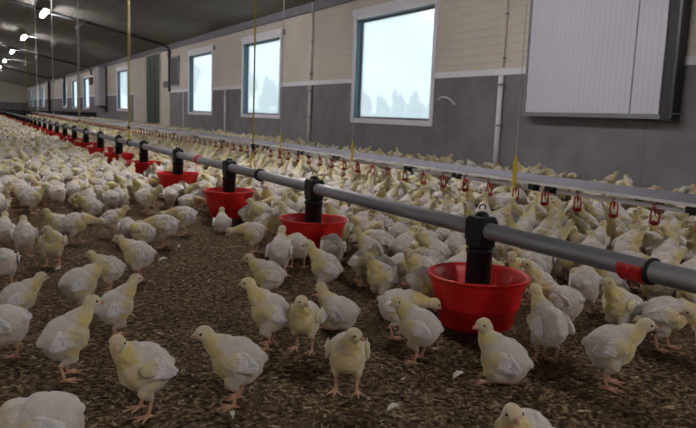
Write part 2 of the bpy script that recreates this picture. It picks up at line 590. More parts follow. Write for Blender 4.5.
bm = NB(); box(bm, -.9, .9, -.12, 0, 0, .5, 0, .02); obj('hood', bm, M_dark, t)
bm = NB()
for k in range(4):
    box(bm, -.85, .85, -.15, -.12, .06 + k * .11, .10 + k * .11)
obj('louvre', bm, M_steel, t)
for (y, lab) in ((14.35, 'small dark latch at the upper corner of second window'), (19.35, 'small dark latch at the upper corner of third window')):
    bm = NB(); box(bm, WX - .05, WX, y, y + .04, 2.46, 2.58, 0, .008); box(bm, WX - .07, WX - .05, y + .01, y + .03, 2.47, 2.5, 0, .004)
    tag(obj('window_latch', bm, M_steel), lab, 'latch')

# ---------------------------------------------------------------- ceiling fittings
for (y, lab) in ((24.4, 'dark pipe crossing under the ceiling from right wall, nearer one'), (41.9, 'dark pipe crossing under the ceiling from right wall, second one'),
                 (62.0, 'dark pipe crossing under the ceiling, furthest one')):
    bm = NB()
    pts = [(WX - .05, y, 2.55), (WX - .06, y, 2.86), (WX - .25, y, ceil_z(WX - .25) - .07)]
    pts += [(x, y, ceil_z(x) - .07) for x in (4, 2, 0, RIDGE_X)]
    tube(bm, pts, .045, 10)
    for x in (5, 3, 1, -1):
        box(bm, x - .02, x + .02, y - .05, y + .05, ceil_z(x) - .12, ceil_z(x) + .004)
    tag(obj('ceiling_pipe', bm, M_dark, None, True), lab, 'pipe')


def lamp(x, y, lab, grp=None):
    z = ceil_z(x) - .16
    t = thing('ceiling_lamp', lab, 'lamp', (x, y, z), 0, grp)
    ang = math.atan(SLOPE)
    t.rotation_euler = (0, ang, 0)
    bm = NB(); box(bm, -.10, .10, -.80, .80, -.07, -.03, 0, .01); box(bm, -.05, .05, -.7, .7, -.03, .01, 0, .01); tube(bm, [(0, -.5, 0), (0, -.5, .162)], .012, 8); tube(bm, [(0, .5, 0), (0, .5, .162)], .012, 8); obj('housing', bm, M_steel, t)
    bm = NB(); box(bm, -.062, .062, -.74, .74, -.13, -.071, 0, .02); obj('diffuser', bm, M_lamp, t)
    return t


ORD_ = ['first', 'second', 'third', 'fourth', 'fifth', 'sixth']
LAMPS = [(2.15, 23.7, 'nearest glowing lamp at the top left of the ceiling'), (2.15, 32.8, 'second glowing ceiling lamp from the camera'),
         (2.15, 41.9, 'third glowing ceiling lamp from the camera'), (2.15, 51.0, 'fourth glowing ceiling lamp, at left photo edge'),
         (2.15, 60.1, 'fifth glowing ceiling lamp in the row'), (2.15, 69.2, 'sixth glowing ceiling lamp in the row'), (2.15, 78.3, 'seventh glowing ceiling lamp in the row'),
         (2.15, 87.4, 'eighth and last glowing ceiling lamp in the row')]
for x, y, lab in LAMPS:
    lamp(x, y, lab)
for k, y in enumerate((-3.0, 5.6, 14.6)):
    lamp(2.15, y, 'ceiling lamp overhead outside the photo, %s from the near gable' % ORD_[k])
for k, y in enumerate((-1.0, 8.0, 17.0, 26.0, 35.0, 44.0)):
    lamp(-8.0, y, 'ceiling lamp over the unseen left half of the barn, %s from the near gable' % ORD_[k])
for (y, lab) in ((24.05, 'pale cord rail beside the nearest glowing lamp'), (32.6, 'pale cord rail beside the second glowing lamp'), (41.3, 'pale cord rail beside the third glowing lamp'),
                 (50.4, 'pale cord rail beside the fourth glowing lamp')):
    bm = NB(); tube(bm, [(2.2, y, ceil_z(2.2) - .16), (3.4, y, ceil_z(3.4) - .13)], .022, 8)
    tube(bm, [(2.3, y, ceil_z(2.3) - .16), (2.3, y, ceil_z(2.3))], .01, 6); tube(bm, [(3.3, y, ceil_z(3.3) - .13), (3.3, y, ceil_z(3.3))], .01, 6)
    tube(bm, [(3.34, y, ceil_z(3.34) - .13), (3.4, y + 1.6, ceil_z(3.4) - .1)], .02, 8)
    box(bm, 3.33, 3.5, y + 1.6, y + 2.0, ceil_z(3.4) - .16, ceil_z(3.4) - .04)
    tag(obj('cord_rail', bm, M_steel, None, True), lab, 'rail')

# ---------------------------------------------------------------- feeder line
FX, FZ = 1.4277, 0.341
bm = NB(); tube(bm, [(FX, -1.2, FZ), (FX, 5, FZ), (FX, 15, FZ), (FX, 40.15, FZ)], .0265, 20)
ft = tag(obj('feed_tube', bm, M_galv, None, True), 'long galvanised feed tube running the length of the barn above red pans', 'pipe')


def ring(name, y, r, w, mat, lab, parent):
    bm = NB()
    lathe(bm, [(r - .004, -w / 2), (r, -w / 2 + .002), (r, w / 2 - .002), (r - .004, w / 2), (.0262, w / 2), (.0262, -w / 2)], 20, 0, (0, 0, 0), True, True)
    bmesh.ops.rotate(bm, verts=bm.verts, matrix=Matrix.Rotation(math.pi / 2, 3, 'X'))
    bmesh.ops.translate(bm, verts=bm.verts, vec=(FX, y, FZ))
    o = obj(name, bm, mat, parent); o['label'] = lab
    return o


ring('clamp_ring', 1.044, .034, .010, M_black, 'black ring clamp', ft)
ring('clamp_ring', 3.60, .035, .035, M_black, 'black ring clamp', ft)
ring('clamp_ring', 4.79, .034, .04, M_red, 'red ring clamp', ft)
ring('clamp_ring', 7.2, .035, .035, M_black, 'black ring clamp', ft)
# red half sleeve under the tube
bm = NB()
n = 18
ra, rb = .0275, .0335
A = []
for k in range(n + 1):
    a = math.radians(160 + 218 * k / n)
    A.append([(FX + r_ * math.cos(a), y_, FZ + r_ * math.sin(a)) for r_ in (ra, rb) for y_ in (1.052, 1.124)])
V = [[bm.verts.new(p) for p in row] for row in A]
for a, b in zip(V, V[1:]):
    for q in ((0, 1), (3, 2), (2, 0), (1, 3)):
        bm.faces.new((a[q[0]], a[q[1]], b[q[1]], b[q[0]]))
for r_ in (V[0], V[-1]):
    bm.faces.new((r_[0], r_[1], r_[3], r_[2]))
for yy in (1.06, 1.088, 1.116):
    tube(bm, [(FX + .035 * math.cos(math.radians(a)), yy, FZ + .035 * math.sin(math.radians(a))) for a in range(170, 370, 15)], .0025, 6)
obj('repair_sleeve', bm, M_red, ft)['label'] = 'red plastic sleeve around lower half'


def make_feeder():
    t = thing('poultry_feeder', 'x', 'feeder', (FX, 0, 0))
    bm = NB()
    # outer wall from the foot up to the rim, then inside down to the floor of the pan
    prof = [(0, .022), (.085, .022), (.112, .026), (.122, .040), (.128, .088), (.137, .094), (.139, .102), (.144, .140), (.158, .180),
            (.160, .189), (.1655, .190), (.166, .195), (.1625, .198), (.156, .196), (.150, .184), (.139, .145), (.130, .100), (.118, .058),
            (.080, .050), (.045, .075), (.0, .080)]
    lathe(bm, prof, 56)
    for k in range(14):
        a = 2 * math.pi * k / 14
        c, s = math.cos(a), math.sin(a)
        tube(bm, [(.115 * c, .115 * s, .060), (.134 * c, .134 * s, .125), (.147 * c, .147 * s, .172)], .0026, 5)
    pan = obj('pan', bm, M_red, t)
    bm = NB()
    lathe(bm, [(.0475, .0735), (.078, .062), (.112, .064), (.1195, .066), (.112, .052)], 40)
    obj('feed', bm, M_feed, pan)
    bm = NB()
    # lower drop tube, slightly wider, with a ring joint
    lathe(bm, [(0, .081), (.040, .081), (.041, .16), (.0405, .262), (.0445, .266), (.0445, .276), (.040, .280), (.034, .284), (0, .284)], 28)
    obj('drop_tube', bm, M_black, t)
    bm = NB()
    box(bm, -.034, .034, -.036, .036, .283, .384, 0, .007)
    lathe(bm, [(.022, .380), (.022, .390), (.014, .398), (0, .400)], 16)
    for s in (-1, 1):
        box(bm, -.034, .034, s * .037 - .003, s * .037 + .003, .305, .374, 0, .002)
    head = obj('head', bm, M_black, t)
    bm = NB()
    tube(bm, [(.012 * math.cos(a), 0, .412 + .009 * math.sin(a)) for a in np.linspace(-.6, math.pi + .6, 10)], .002, 6)
    tube(bm, [(.018, -.02, .402), (.030, -.026, .408), (.036, -.016, .407), (.032, .0, .405)], .002, 6)
    obj('hook', bm, M_black, head)
    bm = NB()
    for k in range(4):
        a = 2 * math.pi * k / 4 + .5
        tube(bm, [(.041 * math.cos(a), .041 * math.sin(a), .12), (.136 * math.cos(a), .136 * math.sin(a), .13)], .003, 6)
    obj('spoke', bm, M_red, pan)
    return t


ORD = ['nearest', 'second', 'third', 'fourth', 'fifth', 'sixth', 'seventh', 'eighth', 'ninth', 'tenth', 'eleventh', 'twelfth', 'thirteenth',
       'fourteenth', 'fifteenth', 'sixteenth', 'seventeenth', 'eighteenth', 'nineteenth', 'twentieth'] + ['twenty-' + w for w in ('first', 'second', 'third', 'fourth', 'fifth', 'sixth', 'seventh', 'eighth', 'ninth')] + ['thirtieth', 'thirty-first']
f0 = make_feeder()
for i in range(31):
    f = f0 if i == 0 else copy_tree(f0)
    f.location = (FX, 1.678 + 1.2252 * i, 0)
    f.rotation_euler = (0, 0, 0.0)
    f['group'] = 'feeders along the feed tube'
    if i == 0:
        f['label'] = 'nearest and largest red feeder pan with black drop tube, right of centre'
    else:
        f['label'] = '%s red feeder pan with black tube, counted from the camera' % ORD[i]


def rope(name, pts, r, mat, lab, grp=None):
    bm = NB(); tube(bm, pts, r, 8)
    return tag(obj(name, bm, mat, None, True), lab, 'rope', grp)


# hoisting ropes for the feed line
cz = ceil_z(FX)


def hoist(y, r, mat, lab):
    t = thing('hoist_rope', lab, 'rope', (FX, y, 0))
    bm = NB(); tube(bm, [(0, 0, .50), (0, 0, cz)], r, 8)
    obj('rope', bm, mat, t, True)
    bm = NB()
    ellipsoid(bm, (0, 0, .495), (.013, .010, .018), None, 2); tube(bm, [(0, 0, .46), (0, 0, .50)], .005, 6)
    obj('cord_grip', bm, M_black, t, True)
    bm = NB()
    tube(bm, [(0, 0, .47), (0, -.05, FZ + .02), (.0, -.055, FZ - .027), (0, -.05, FZ - .029)], r * .8, 6)
    tube(bm, [(0, 0, .47), (0, .05, FZ + .02), (.0, .055, FZ - .027), (0, .05, FZ - .029)], r * .8, 6)
    obj('sling', bm, mat, t, True)


hoist(3.72, .0048, M_rope_y, 'yellow rope hanging down to the feed tube just left of the second red pan')
hoist(7.26, .0068, M_rope_y, 'thick yellow rope hanging to the feed tube in the left third')
hoist(10.86, .007, M_rope_w, 'pale cord hanging to the feed tube, first one left of the thick yellow rope')
hoist(14.46, .009, M_rope_w, 'pale cord hanging to the feed tube, second left of the thick yellow rope')
hoist(18.06, .008, M_rope_w, 'pale cord hanging to the feed tube, third left of the thick yellow rope')
hoist(21.66, .007, M_rope_y, 'yellowish cord hanging to the feed tube near the left photo edge')

# ---------------------------------------------------------------- drinker line
DX, DZ = 2.866, 0.3496
dl = thing('drinker_line', 'long grey drinker line with white water pipe and red nipple cups', 'drinker line', (DX, 0, 0))
ya, yb = -0.6, 40.15
bm = NB()
prof = [(-.050, DZ), (-.050, DZ + .006), (-.004, DZ + .046), (.004, DZ + .046), (.050, DZ + .006), (.050, DZ), (.046, DZ), (0, DZ + .038), (-.046, DZ)]
for seg in ((ya, yb),):
    a = [bm.verts.new((x, seg[0], z)) for x, z in prof]
    b = [bm.verts.new((x, seg[1], z)) for x, z in prof]
    n = len(prof)
    for i in range(n):
        bm.faces.new((a[i], b[i], b[(i + 1) % n], a[(i + 1) % n]))
obj('roof_profile', bm, M_alu, dl)
bm = NB()
for s in (-1, 1):
    box(bm, s * .052 - .003, s * .052 + .003, ya, yb, DZ - .006, DZ + .008)
obj('edge_strip', bm, M_pipe, dl)
bm = NB(); tube(bm, [(0, ya, DZ - .034), (0, yb, DZ - .034)], .0115, 14); obj('water_pipe', bm, M_pipe, dl, True)
bm = NB()
tube(bm, [(0, 0, .012), (0, 0, -.028)], [.009, .006], 10)
box(bm, -.011, .011, -.013, .013, -.004, .016, 0, .003)
tube(bm, [(0, 0, -.028), (0, 0, -.040)], .003, 6)
for s in (-1, 1):
    tube(bm, [(0, s * .008, 0), (0, s * .020, -.012), (0, s * .024, -.035), (0, s * .022, -.070)], [.0045, .0045, .004, .0045], 6)
lathe(bm, [(0, -.088), (.012, -.087), (.022, -.080), (.026, -.068), (.0235, -.068), (.019, -.077), (0, -.081)], 16)
cup = obj('drinker_cup', bm, M_cup, dl)
cup0_y = 0.67
ncup = 100
cup.location = (0, cup0_y, DZ - .040)
for k in range(1, ncup):
    c = cup.copy(); COL.objects.link(c); c.parent = dl
    c.location = (0, cup0_y + .2405 * k, DZ - .040)
bm = NB()
for k in range(ncup, 164):
    y = cup0_y + .2405 * k
    z = DZ - .040
    box(bm, -.011, .011, y - .013, y + .013, z - .03, z + .016)
    box(bm, -.022, .022, y - .022, y + .022, z - .088, z - .068)
    for s in (-1, 1):
        box(bm, -.004, .004, y + s * .022 - .004, y + s * .022 + .004, z - .07, z)
obj('drinker_cup', bm, M_cup, dl)['kind'] = 'stuff'
bm = NB()
box(bm, -.018, .018, -.026, .026, -.014, .014, 0, .004)
box(bm, -.010, .010, -.012, .012, .010, .060, 0, .003)
box(bm, -.050, .050, -.012, .012, .022, .030, 0, .003)
box(bm, -.054, -.046, -.024, .024, -.004, .030, 0, .003)
clip = obj('pipe_clip', bm, M_black, dl)
clip.location = (0, 1.9, DZ - .034)
for y in (2.77, 2.90, 3.62, 4.2, 5.35, 6.1, 7.0, 7.3, 8.5, 9.7, 10.9, 12.1, 13.3, 14.5):
    c = clip.copy(); COL.objects.link(c); c.parent = dl; c.location = (0, y, DZ - .034)


def dropper(y, r, lab, adj=True):
    t = thing('height_adjuster', lab, 'cord', (DX - .062, y, 0))
    bm = NB(); tube(bm, [(0, 0, .49), (0, 0, ceil_z(DX))], r, 6)
    obj('cord', bm, M_rope_w, t, True)
    bm = NB()
    box(bm, -.006, .006, -.015, .015, DZ - .030, DZ + .115, 0, .004)
    box(bm, -.005, .005, -.008, .008, DZ + .11, DZ + .145, 0, .003)
    box(bm, .004, .062, -.010, .010, DZ - .040, DZ - .031, 0, .003)
    obj('clip', bm, M_yell, t)


dropper(3.03, .0024, 'thin cord and yellow adjuster clip on the drinker line below the white hatch')
dropper(5.0, .0018, 'thin cord and yellow adjuster clip on the drinker line below the largest window')
dropper(6.52, .004, 'thin cord and yellow adjuster clip on the drinker line below the second window')
dropper(14.1, .007, 'thin pale cord down to the drinker line beside the thick yellow rope')
dropper(21.66, .006, 'faint pale cord down to the far drinker line')

# ---------------------------------------------------------------- fence across the barn
t = thing('flock_fence', 'low black board fence crossing the whole barn floor behind the flock', 'fence', (0, 40.2, 0))
bm = NB()
for k in range(9):
    x0 = WL + k * 2.02
    if x0 > WX - .1:
        break
    box(bm, x0, min(x0 + 2.0, WX - .05), 0, .04, 0, .44)
obj('board', bm, M_fence, t)
bm = NB()
for k in range(10):
    x0 = WL + .3 + k * 2.02
    if x0 < WX - .2 and min(abs(x0 - FX), abs(x0 - DX)) > .2:
        tube(bm, [(x0, -.03, 0), (x0, -.03, .5)], .02, 8)
obj('post', bm, M_fence, t)

# ---------------------------------------------------------------- outside: field, hedge, misty trees
M_field = MAT('pale_field', (0.30, 0.40, 0.25), 0.95, var=0.15, vscale=0.3)
M_leaf = MAT('tree_leaves', (0.20, 0.27, 0.22), 0.95, var=0.35, vscale=0.9)
M_bark = MAT('bark', (0.12, 0.09, 0.07), 0.9, var=0.2)
bm = NB(); box(bm, WX + WT + .05, 500, -80, 600, -.5, -.12)
struct(obj('ground_outside', bm, M_field))


def blob(bm, c, r, seed, sub=2, amp=.28, mi=0):
    vs = ellipsoid(bm, c, r, None, sub, mi)
    for v in vs:
        d = (v.co - Vector(c))
        v.co = Vector(c) + d * (1 + amp * noise.noise(d * (1.6 / max(r)) * 1.3 + Vector((seed, seed, 0))) + .12 * noise.noise(d * (6 / max(r)) + Vector((seed, 0, 5))))


def tree(az, R, h, w, label, seed):
    a = math.radians(az)
    h *= 1.16
    t = thing('tree', label, 'tree', (R * math.sin(a), R * math.cos(a), -.12), 0, 'trees beyond the field')
    rr = random.Random(seed)
    bm = NB()
    for k in range(6):
        q = rr.random()
        blob(bm, (rr.uniform(-.3, .3) * w, rr.uniform(-.3, .3) * w, h * (.38 + .5 * q * .9)), (w * .24 * (1.25 - q * .7), w * .24 * (1.25 - q * .7), h * .19), seed + k * 3.1, 3)
    obj('crown', bm, M_leaf, t)
    bm = NB(); tube(bm, [(0, 0, 0), (0, 0, h * .3), (w * .05, 0, h * .55)], [w * .05, w * .04, w * .02], 8)
    obj('trunk', bm, M_bark, t, True)


for k, (az, R, h, w) in enumerate([(30.4, 150, 6.0, 3.4), (31.7, 165, 6.0, 5), (33.1, 145, 6.2, 3.6), (34.5, 180, 7.4, 5.6), (36.0, 160, 6.2, 4), (37.2, 150, 8.0, 4)]):
    tree(az, R, h, w, ['far left misty tree seen through the largest window', 'second misty tree from left in the largest window', 'third misty tree from left in the largest window',
                       'broadest misty tree at the middle of the largest window', 'fifth low misty tree in the largest window', 'misty tree at the right edge of the largest window'][k], 10 + k)
for k, (az, R, h, w) in enumerate([(20.4, 120, 8.6, 5), (22.2, 140, 7.2, 4.5), (23.6, 160, 7.6, 5)]):
    tree(az, R, h, w, ['tallest misty tree at left in the second window', 'lower misty tree in middle of the second window', 'lower misty tree at right in the second window'][k], 30 + k)
tree(15.7, 90, 9.5, 9, 'big rounded misty tree filling the third window', 50)
tree(11.8, 120, 8, 12, 'misty tree seen through the narrow fourth window', 51)
t = thing('hedge', 'long low clipped hedge at the edge of the field outside', 'hedge', (70, 90, -.12), 0)
bm = NB()
for k in range(60):
    blob(bm, (-25 + k * .62, 30 - k * 1.15, .95), (1.0, 1.0, .95), k * 1.7, 2, .2)
obj('leaves', bm, MAT('hedge_leaves', (.22, .27, .13), .95, var=.3, vscale=2), t)

# ---------------------------------------------------------------- chicks
def Ry(a):
    return Matrix.Rotation(a, 3, 'Y')


def Rz(a):
    return Matrix.Rotation(a, 3, 'Z')


def setcol(me, cols):
    a = me.color_attributes.get('col') or me.color_attributes.new('col', 'FLOAT_COLOR', 'POINT')
    buf = np.ones((len(me.vertices), 4), dtype=np.float32)
    buf[:, :3] = cols
    a.data.foreach_set('color', buf.ravel())


def sstep(a, b, x):
    t = np.clip((x - a) / (b - a), 0, 1)
    return t * t * (3 - 2 * t)


def coords(me):
    c = np.empty(len(me.vertices) * 3, dtype=np.float32)
    me.vertices.foreach_get('co', c)
    return c.reshape(-1, 3)


def evaluate(o):
    dg = bpy.context.evaluated_depsgraph_get()
    m = bpy.data.meshes.new_from_object(o.evaluated_get(dg))
    return m


CREAM = np.array((0.76, 0.695, 0.645))
YEL = np.array((0.76, 0.62, 0.24))
PINK = np.array((0.66, 0.50, 0.43))
LEG = np.array((0.62, 0.32, 0.19))

# pose: body pitch, body height, head (x, y, z), head yaw, head pitch (down positive), sit, stride
POSES = {
    'stand': (8, .106, (.074, 0, .166), 8, 5, 0, .006),
    'alert': (20, .110, (.066, 0, .190), -6, 3, 0, .010),
    'lookL': (12, .106, (.064, .012, .172), 62, 8, 0, .004),
    'lookR': (12, .106, (.064, -.012, .172), -62, 8, 0, .008),
    'peck': (-14, .100, (.116, 0, .046), 0, 62, 0, .008),
    'peckmid': (-6, .106, (.118, .004, .112), 10, 32, 0, .014),
    'sit': (6, .056, (.066, 0, .122), -12, 6, 1, 0),
    'sitlook': (14, .060, (.052, .016, .138), 48, 0, 1, 0),
    'drink': (34, .120, (.066, 0, .232), 0, -38, 0, .006),
    'walk': (6, .108, (.082, 0, .158), -14, 10, 0, .026),
    'preen': (2, .104, (.040, .036, .128), 140, 30, 0, .006),
}


def build_pose(name, seed):
    bp, bz, H, hy, hp, sit, stride = POSES[name]
    C = Vector((0, 0, bz))
    R = Ry(-math.radians(bp))
    B = lambda x, y, z: C + R @ Vector((x, y, z))
    bm = NB()
    for c, r, a in (((0, 0, 0), (.050, .050, .051), 0), ((.020, 0, -.002), (.036, .044, .046), 0), ((-.022, 0, -.004), (.038, .044, .045), 0),
                    ((-.053, 0, .012), (.016, .016, .011), -30), ((-.016, 0, -.024), (.036, .039, .032), 0)):
        ellipsoid(bm, B(*c), r, R @ Ry(math.radians(a)), 3)
    H = Vector(H)
    hr = Rz(math.radians(hy)) @ Ry(math.radians(hp))
    hd = hr @ Vector((1, 0, 0))
    N0 = B(.034, 0, .020)
    N1 = H - hd * .010 - Vector((0, 0, .006))
    mid = (N0 + N1) / 2 + (Vector((.016, 0, .0)) if name != 'preen' else Vector((.02, -.012, .012)))
    nk = []
    for k in range(9):
        u = k / 8
        p = N0 * (1 - u) ** 2 + mid * 2 * u * (1 - u) + N1 * u * u
        rr = .034 * (1 - u) ** 1.6 + .0150 * (1 - (1 - u) ** 1.6)
        nk.append(p)
        ellipsoid(bm, p, (rr, rr, rr), None, 2)
    ellipsoid(bm, H, (.0208, .0172, .0180), hr, 3)
    ellipsoid(bm, H + hr @ Vector((.0115, 0, -.0035)), (.0115, .0098, .0092), hr, 2)
    legs = []
    for s in (-1, 1):
        hip = B(-.004, s * .024, -.028)
        fx = s * stride
        if sit:
            foot = Vector((.034, s * .026, .005))
            ellipsoid(bm, B(.006, s * .030, -.034), (.032, .018, .020), R, 2)
            tube(bm, [Vector((.0, s * .026, .014)), foot + Vector((-.004, 0, .001))], .0042, 8)
        else:
            knee = Vector((hip.x * .5 + .014 + fx * .4, s * .026, .058))
            hock = Vector((-.008 + fx, s * .026, .044))
            foot = Vector((.002 + fx, s * .027, .0055))
            for k in range(6):
                u = k / 5
                q = hip.lerp(knee, u)
                rr = .024 * (1 - u) + .0125 * u
                ellipsoid(bm, q, (rr, rr * .85, rr), None, 2)
            ellipsoid(bm, knee.lerp(hock, .5), (.012, .009, .012), None, 2)
            tube(bm, [knee, hock, hock.lerp(foot, .5), foot], [.0095, .0056, .0042, .0048], 8)
            legs.append((hock, foot))
        for a, l in ((0, .040), (36, .033), (-36, .033), (180, .016)):
            dr = Rz(math.radians(a + s * 6)) @ Vector((1, 0, 0))
            tube(bm, [foot, foot + dr * l * .5 + Vector((0, 0, -.0005)), foot + dr * l + Vector((0, 0, -.0022))], [.0036, .0034, .0022], 6)
    me = bpy.data.meshes.new('tmp')
    bm.to_mesh(me); bm.free()
    o = bpy.data.objects.new('tmp', me)
    COL.objects.link(o)
    md = o.modifiers.new('r', 'REMESH'); md.mode = 'VOXEL'; md.voxel_size = .0026
    ms = o.modifiers.new('s', 'SMOOTH'); ms.iterations = 3; ms.factor = .5
    body = evaluate(o)
    bpy.data.objects.remove(o)
    co = coords(body)
    # second smoothing only away from the legs, then a downy surface
    nrm = np.empty(len(body.vertices) * 3, dtype=np.float32)
    body.vertices.foreach_get('normal', nrm)
    nrm = nrm.reshape(-1, 3)
    hz = sstep(.036, .058, co[:, 2]) if not sit else sstep(.010, .022, co[:, 2])
    dh = np.linalg.norm(co - np.array(H), axis=1)
    amp = hz * (.35 + .65 * sstep(.02, .05, dh))
    nz = np.array([noise.noise(Vector((p[0] * 62 + seed, p[1] * 62, p[2] * 80))) * .0022 + noise.noise(Vector((p[0] * 190, p[1] * 190 + seed, p[2] * 190))) * .0006 for p in co.tolist()])
    co = co + nrm * (nz * amp)[:, None]
    body.vertices.foreach_set('co', co.ravel())
    # plumage colour: white back, yellow neck and breast, pink belly skin, orange legs
    Ri = np.array(R.transposed())
    q = (co - np.array(C)) @ Ri.T
    nk_ = np.array([list(p) for p in nk])
    dn = np.min(np.linalg.norm(co[:, None, :] - nk_[None, 1:, :], axis=2), axis=1)
    n1 = np.array([noise.noise(Vector((p[0] * 30 + seed, p[1] * 30, p[2] * 30))) for p in co.tolist()])
    neck = 1 - sstep(.022, .036, dn)
    head = 1 - sstep(.019, .026, dh)
    breast = sstep(.012, .042, q[:, 0] - .35 * q[:, 2]) * .95
    side = sstep(.025, .042, np.abs(q[:, 1])) * (1 - sstep(-.02, .02, q[:, 2])) * .75 * (.5 + n1)
    y = np.clip(np.maximum.reduce([neck * .95, breast, side]) * (.85 + .8 * n1) + .10 * n1, 0, 1)
    y = np.where(head > .5, .55 + .25 * n1, y)
    pk = (1 - sstep(-.045, -.02, q[:, 2])) * sstep(.0, .03, -q[:, 0]) * .6 * (1 - neck)
    pk = np.maximum(pk, sstep(.045, .06, -q[:, 0]) * (1 - sstep(-.01, .01, q[:, 2])) * .7)
    col = CREAM + (YEL - CREAM) * y[:, None]
    col = col + (PINK - col) * np.clip(pk, 0, 1)[:, None]
    # pinkish skin around the beak root
    db = np.linalg.norm(co - np.array(H + hd * .024), axis=1)
    col = col + (PINK - col) * ((1 - sstep(.007, .013, db)) * .7)[:, None]
    lm = (1 - hz)
    col = col + (LEG - col) * lm[:, None]
    setcol(body, col * .9)
    body.polygons.foreach_set('use_smooth', [True] * len(body.polygons))
    body.materials.clear()
    body.materials.append(M_chick)
    body.name = 'chick_' + name
    # wings
    wings = []
    for s in (-1, 1):
        bm = NB()
        wr = R @ Ry(math.radians(14))
        ellipsoid(bm, B(.006, s * .0445, .008), (.030, .0095, .020), wr @ Rz(s * math.radians(8)), 3)
        rr = random.Random(seed * 7 + s)
        for k in range(8):
            u = k / 7
            a = math.radians(-14 + 42 * u + rr.uniform(-5, 5))
            out_ = s * (.0490 + rr.uniform(-.001, .004) * (1 - u))
            ellipsoid(bm, B(-.020 - .008 * (1 - abs(u - .4)), out_, .020 - .028 * u), (.024 - .004 * u + rr.uniform(-.002, .004), .0028, .0060), R @ Ry(a - .35) @ Rz(-s * rr.uniform(-.05, .28)), 2)
        for k in range(5):
            u = k / 4
            ellipsoid(bm, B(-.006 + rr.uniform(-.003, .003), s * .0525, .020 - .026 * u), (.015, .0028, .0052), R @ Ry(math.radians(5 + 25 * u)), 2)
        wm = bpy.data.meshes.new('wing_' + name)
        bm.to_mesh(wm); bm.free()
        wc = coords(wm)
        qq = (wc - np.array(C)) @ Ri.T
        f = sstep(-.012, .018, qq[:, 0])
        cc = np.array((.92, .90, .88)) + (np.array((.76, .66, .38)) - np.array((.92, .90, .88))) * f[:, None]
        setcol(wm, cc * np.array((.95, .94, .95)))
        wm.materials.append(M_wing)
        wings.append(wm)
    bm = NB()
    b0 = H + hr @ Vector((.0172, 0, -.002))
    tube(bm, [b0, b0 + hr @ Vector((.007, 0, -.0005)), b0 + hr @ Vector((.0145, 0, -.0045))], [.0062, .0048, .0008], 10)
    tube(bm, [b0 + hr @ Vector((0, 0, -.003)), b0 + hr @ Vector((.0105, 0, -.0055))], [.0045, .0012], 8)
    bk = bpy.data.meshes.new('beak_' + name); bm.to_mesh(bk); bm.free(); bk.materials.append(M_beak)
    setcol(bk, np.array((.62, .36, .24)))
    eyes = []
    for s in (-1, 1):
        bm = NB()
        ellipsoid(bm, H + hr @ Vector((.0088, s * .0152, .0030)), (.0030, .0022, .0030), hr, 2)
        em = bpy.data.meshes.new('eye_' + name); bm.to_mesh(em); bm.free(); em.materials.append(M_eye)
        setcol(em, np.array((.012, .01, .01)))
        eyes.append(em)
    return body, wings, bk, eyes


def decimated(me, ratio):
    o = bpy.data.objects.new('tmp', me)
    COL.objects.link(o)
    d = o.modifiers.new('d', 'DECIMATE'); d.ratio = ratio
    m = evaluate(o)
    bpy.data.objects.remove(o)
    return m


def tri_arrays(me):
    me.calc_loop_triangles()
    t = np.empty(len(me.loop_triangles) * 3, dtype=np.int32)
    me.loop_triangles.foreach_get('vertices', t)
    c = np.empty(len(me.vertices) * 4, dtype=np.float32)
    me.color_attributes['col'].data.foreach_get('color', c)
    return coords(me), t.reshape(-1, 3), c.reshape(-1, 4)


def merge(arrs):
    V, T, K = [], [], []
    n = 0
    for v, t, c in arrs:
        V.append(v); T.append(t + n); K.append(c)
        n += len(v)
    return np.concatenate(V), np.concatenate(T), np.concatenate(K)


def mesh_from(name, v, t, c, mat):
    me = bpy.data.meshes.new(name)
    me.vertices.add(len(v)); me.vertices.foreach_set('co', v.astype(np.float32).ravel())
    me.loops.add(len(t) * 3); me.loops.foreach_set('vertex_index', t.astype(np.int32).ravel())
    me.polygons.add(len(t)); me.polygons.foreach_set('loop_start', np.arange(0, len(t) * 3, 3, dtype=np.int32))
    me.polygons.foreach_set('use_smooth', [True] * len(t))
    me.update(calc_edges=True)
    a = me.color_attributes.new('col', 'FLOAT_COLOR', 'POINT')
    a.data.foreach_set('color', c.astype(np.float32).ravel())
    me.materials.append(mat)
    me.update()
    return me


LIB = {}
LOD = {}
for i, nm in enumerate(POSES):
    LIB[nm] = build_pose(nm, i * 3.7 + 1)
    b, ws, bk, es = LIB[nm]
    nf = len(b.polygons)
    for lev, tri, wr in ((0, 1500, .30), (1, 420, .10), (2, 110, .0)):
        arrs = [tri_arrays(decimated(b, tri / nf / 2))]
        if wr:
            arrs += [tri_arrays(decimated(w, wr)) for w in ws]
        if lev < 2:
            arrs += [tri_arrays(m if lev == 0 else decimated(m, .3)) for m in [bk] + es]
        LOD[nm, lev] = merge(arrs)


def add_chick(x, y, head, pose, s, label, group=None, full=True):
    b, ws, bk, es = LIB[pose]
    if full:
        o = bpy.data.objects.new('chick', b)
        for w in ws:
            c = bpy.data.objects.new('wing', w); COL.objects.link(c); c.parent = o
        c = bpy.data.objects.new('beak', bk); COL.objects.link(c); c.parent = o
        for e_ in es:
            c = bpy.data.objects.new('eye', e_); COL.objects.link(c); c.parent = o
    COL.objects.link(o)
    o.location = (x, y, -.002)
    o.rotation_euler = (0, 0, math.radians(head))
    o.scale = (s, s, s)
    tag(o, label, 'chick', group)
    return o

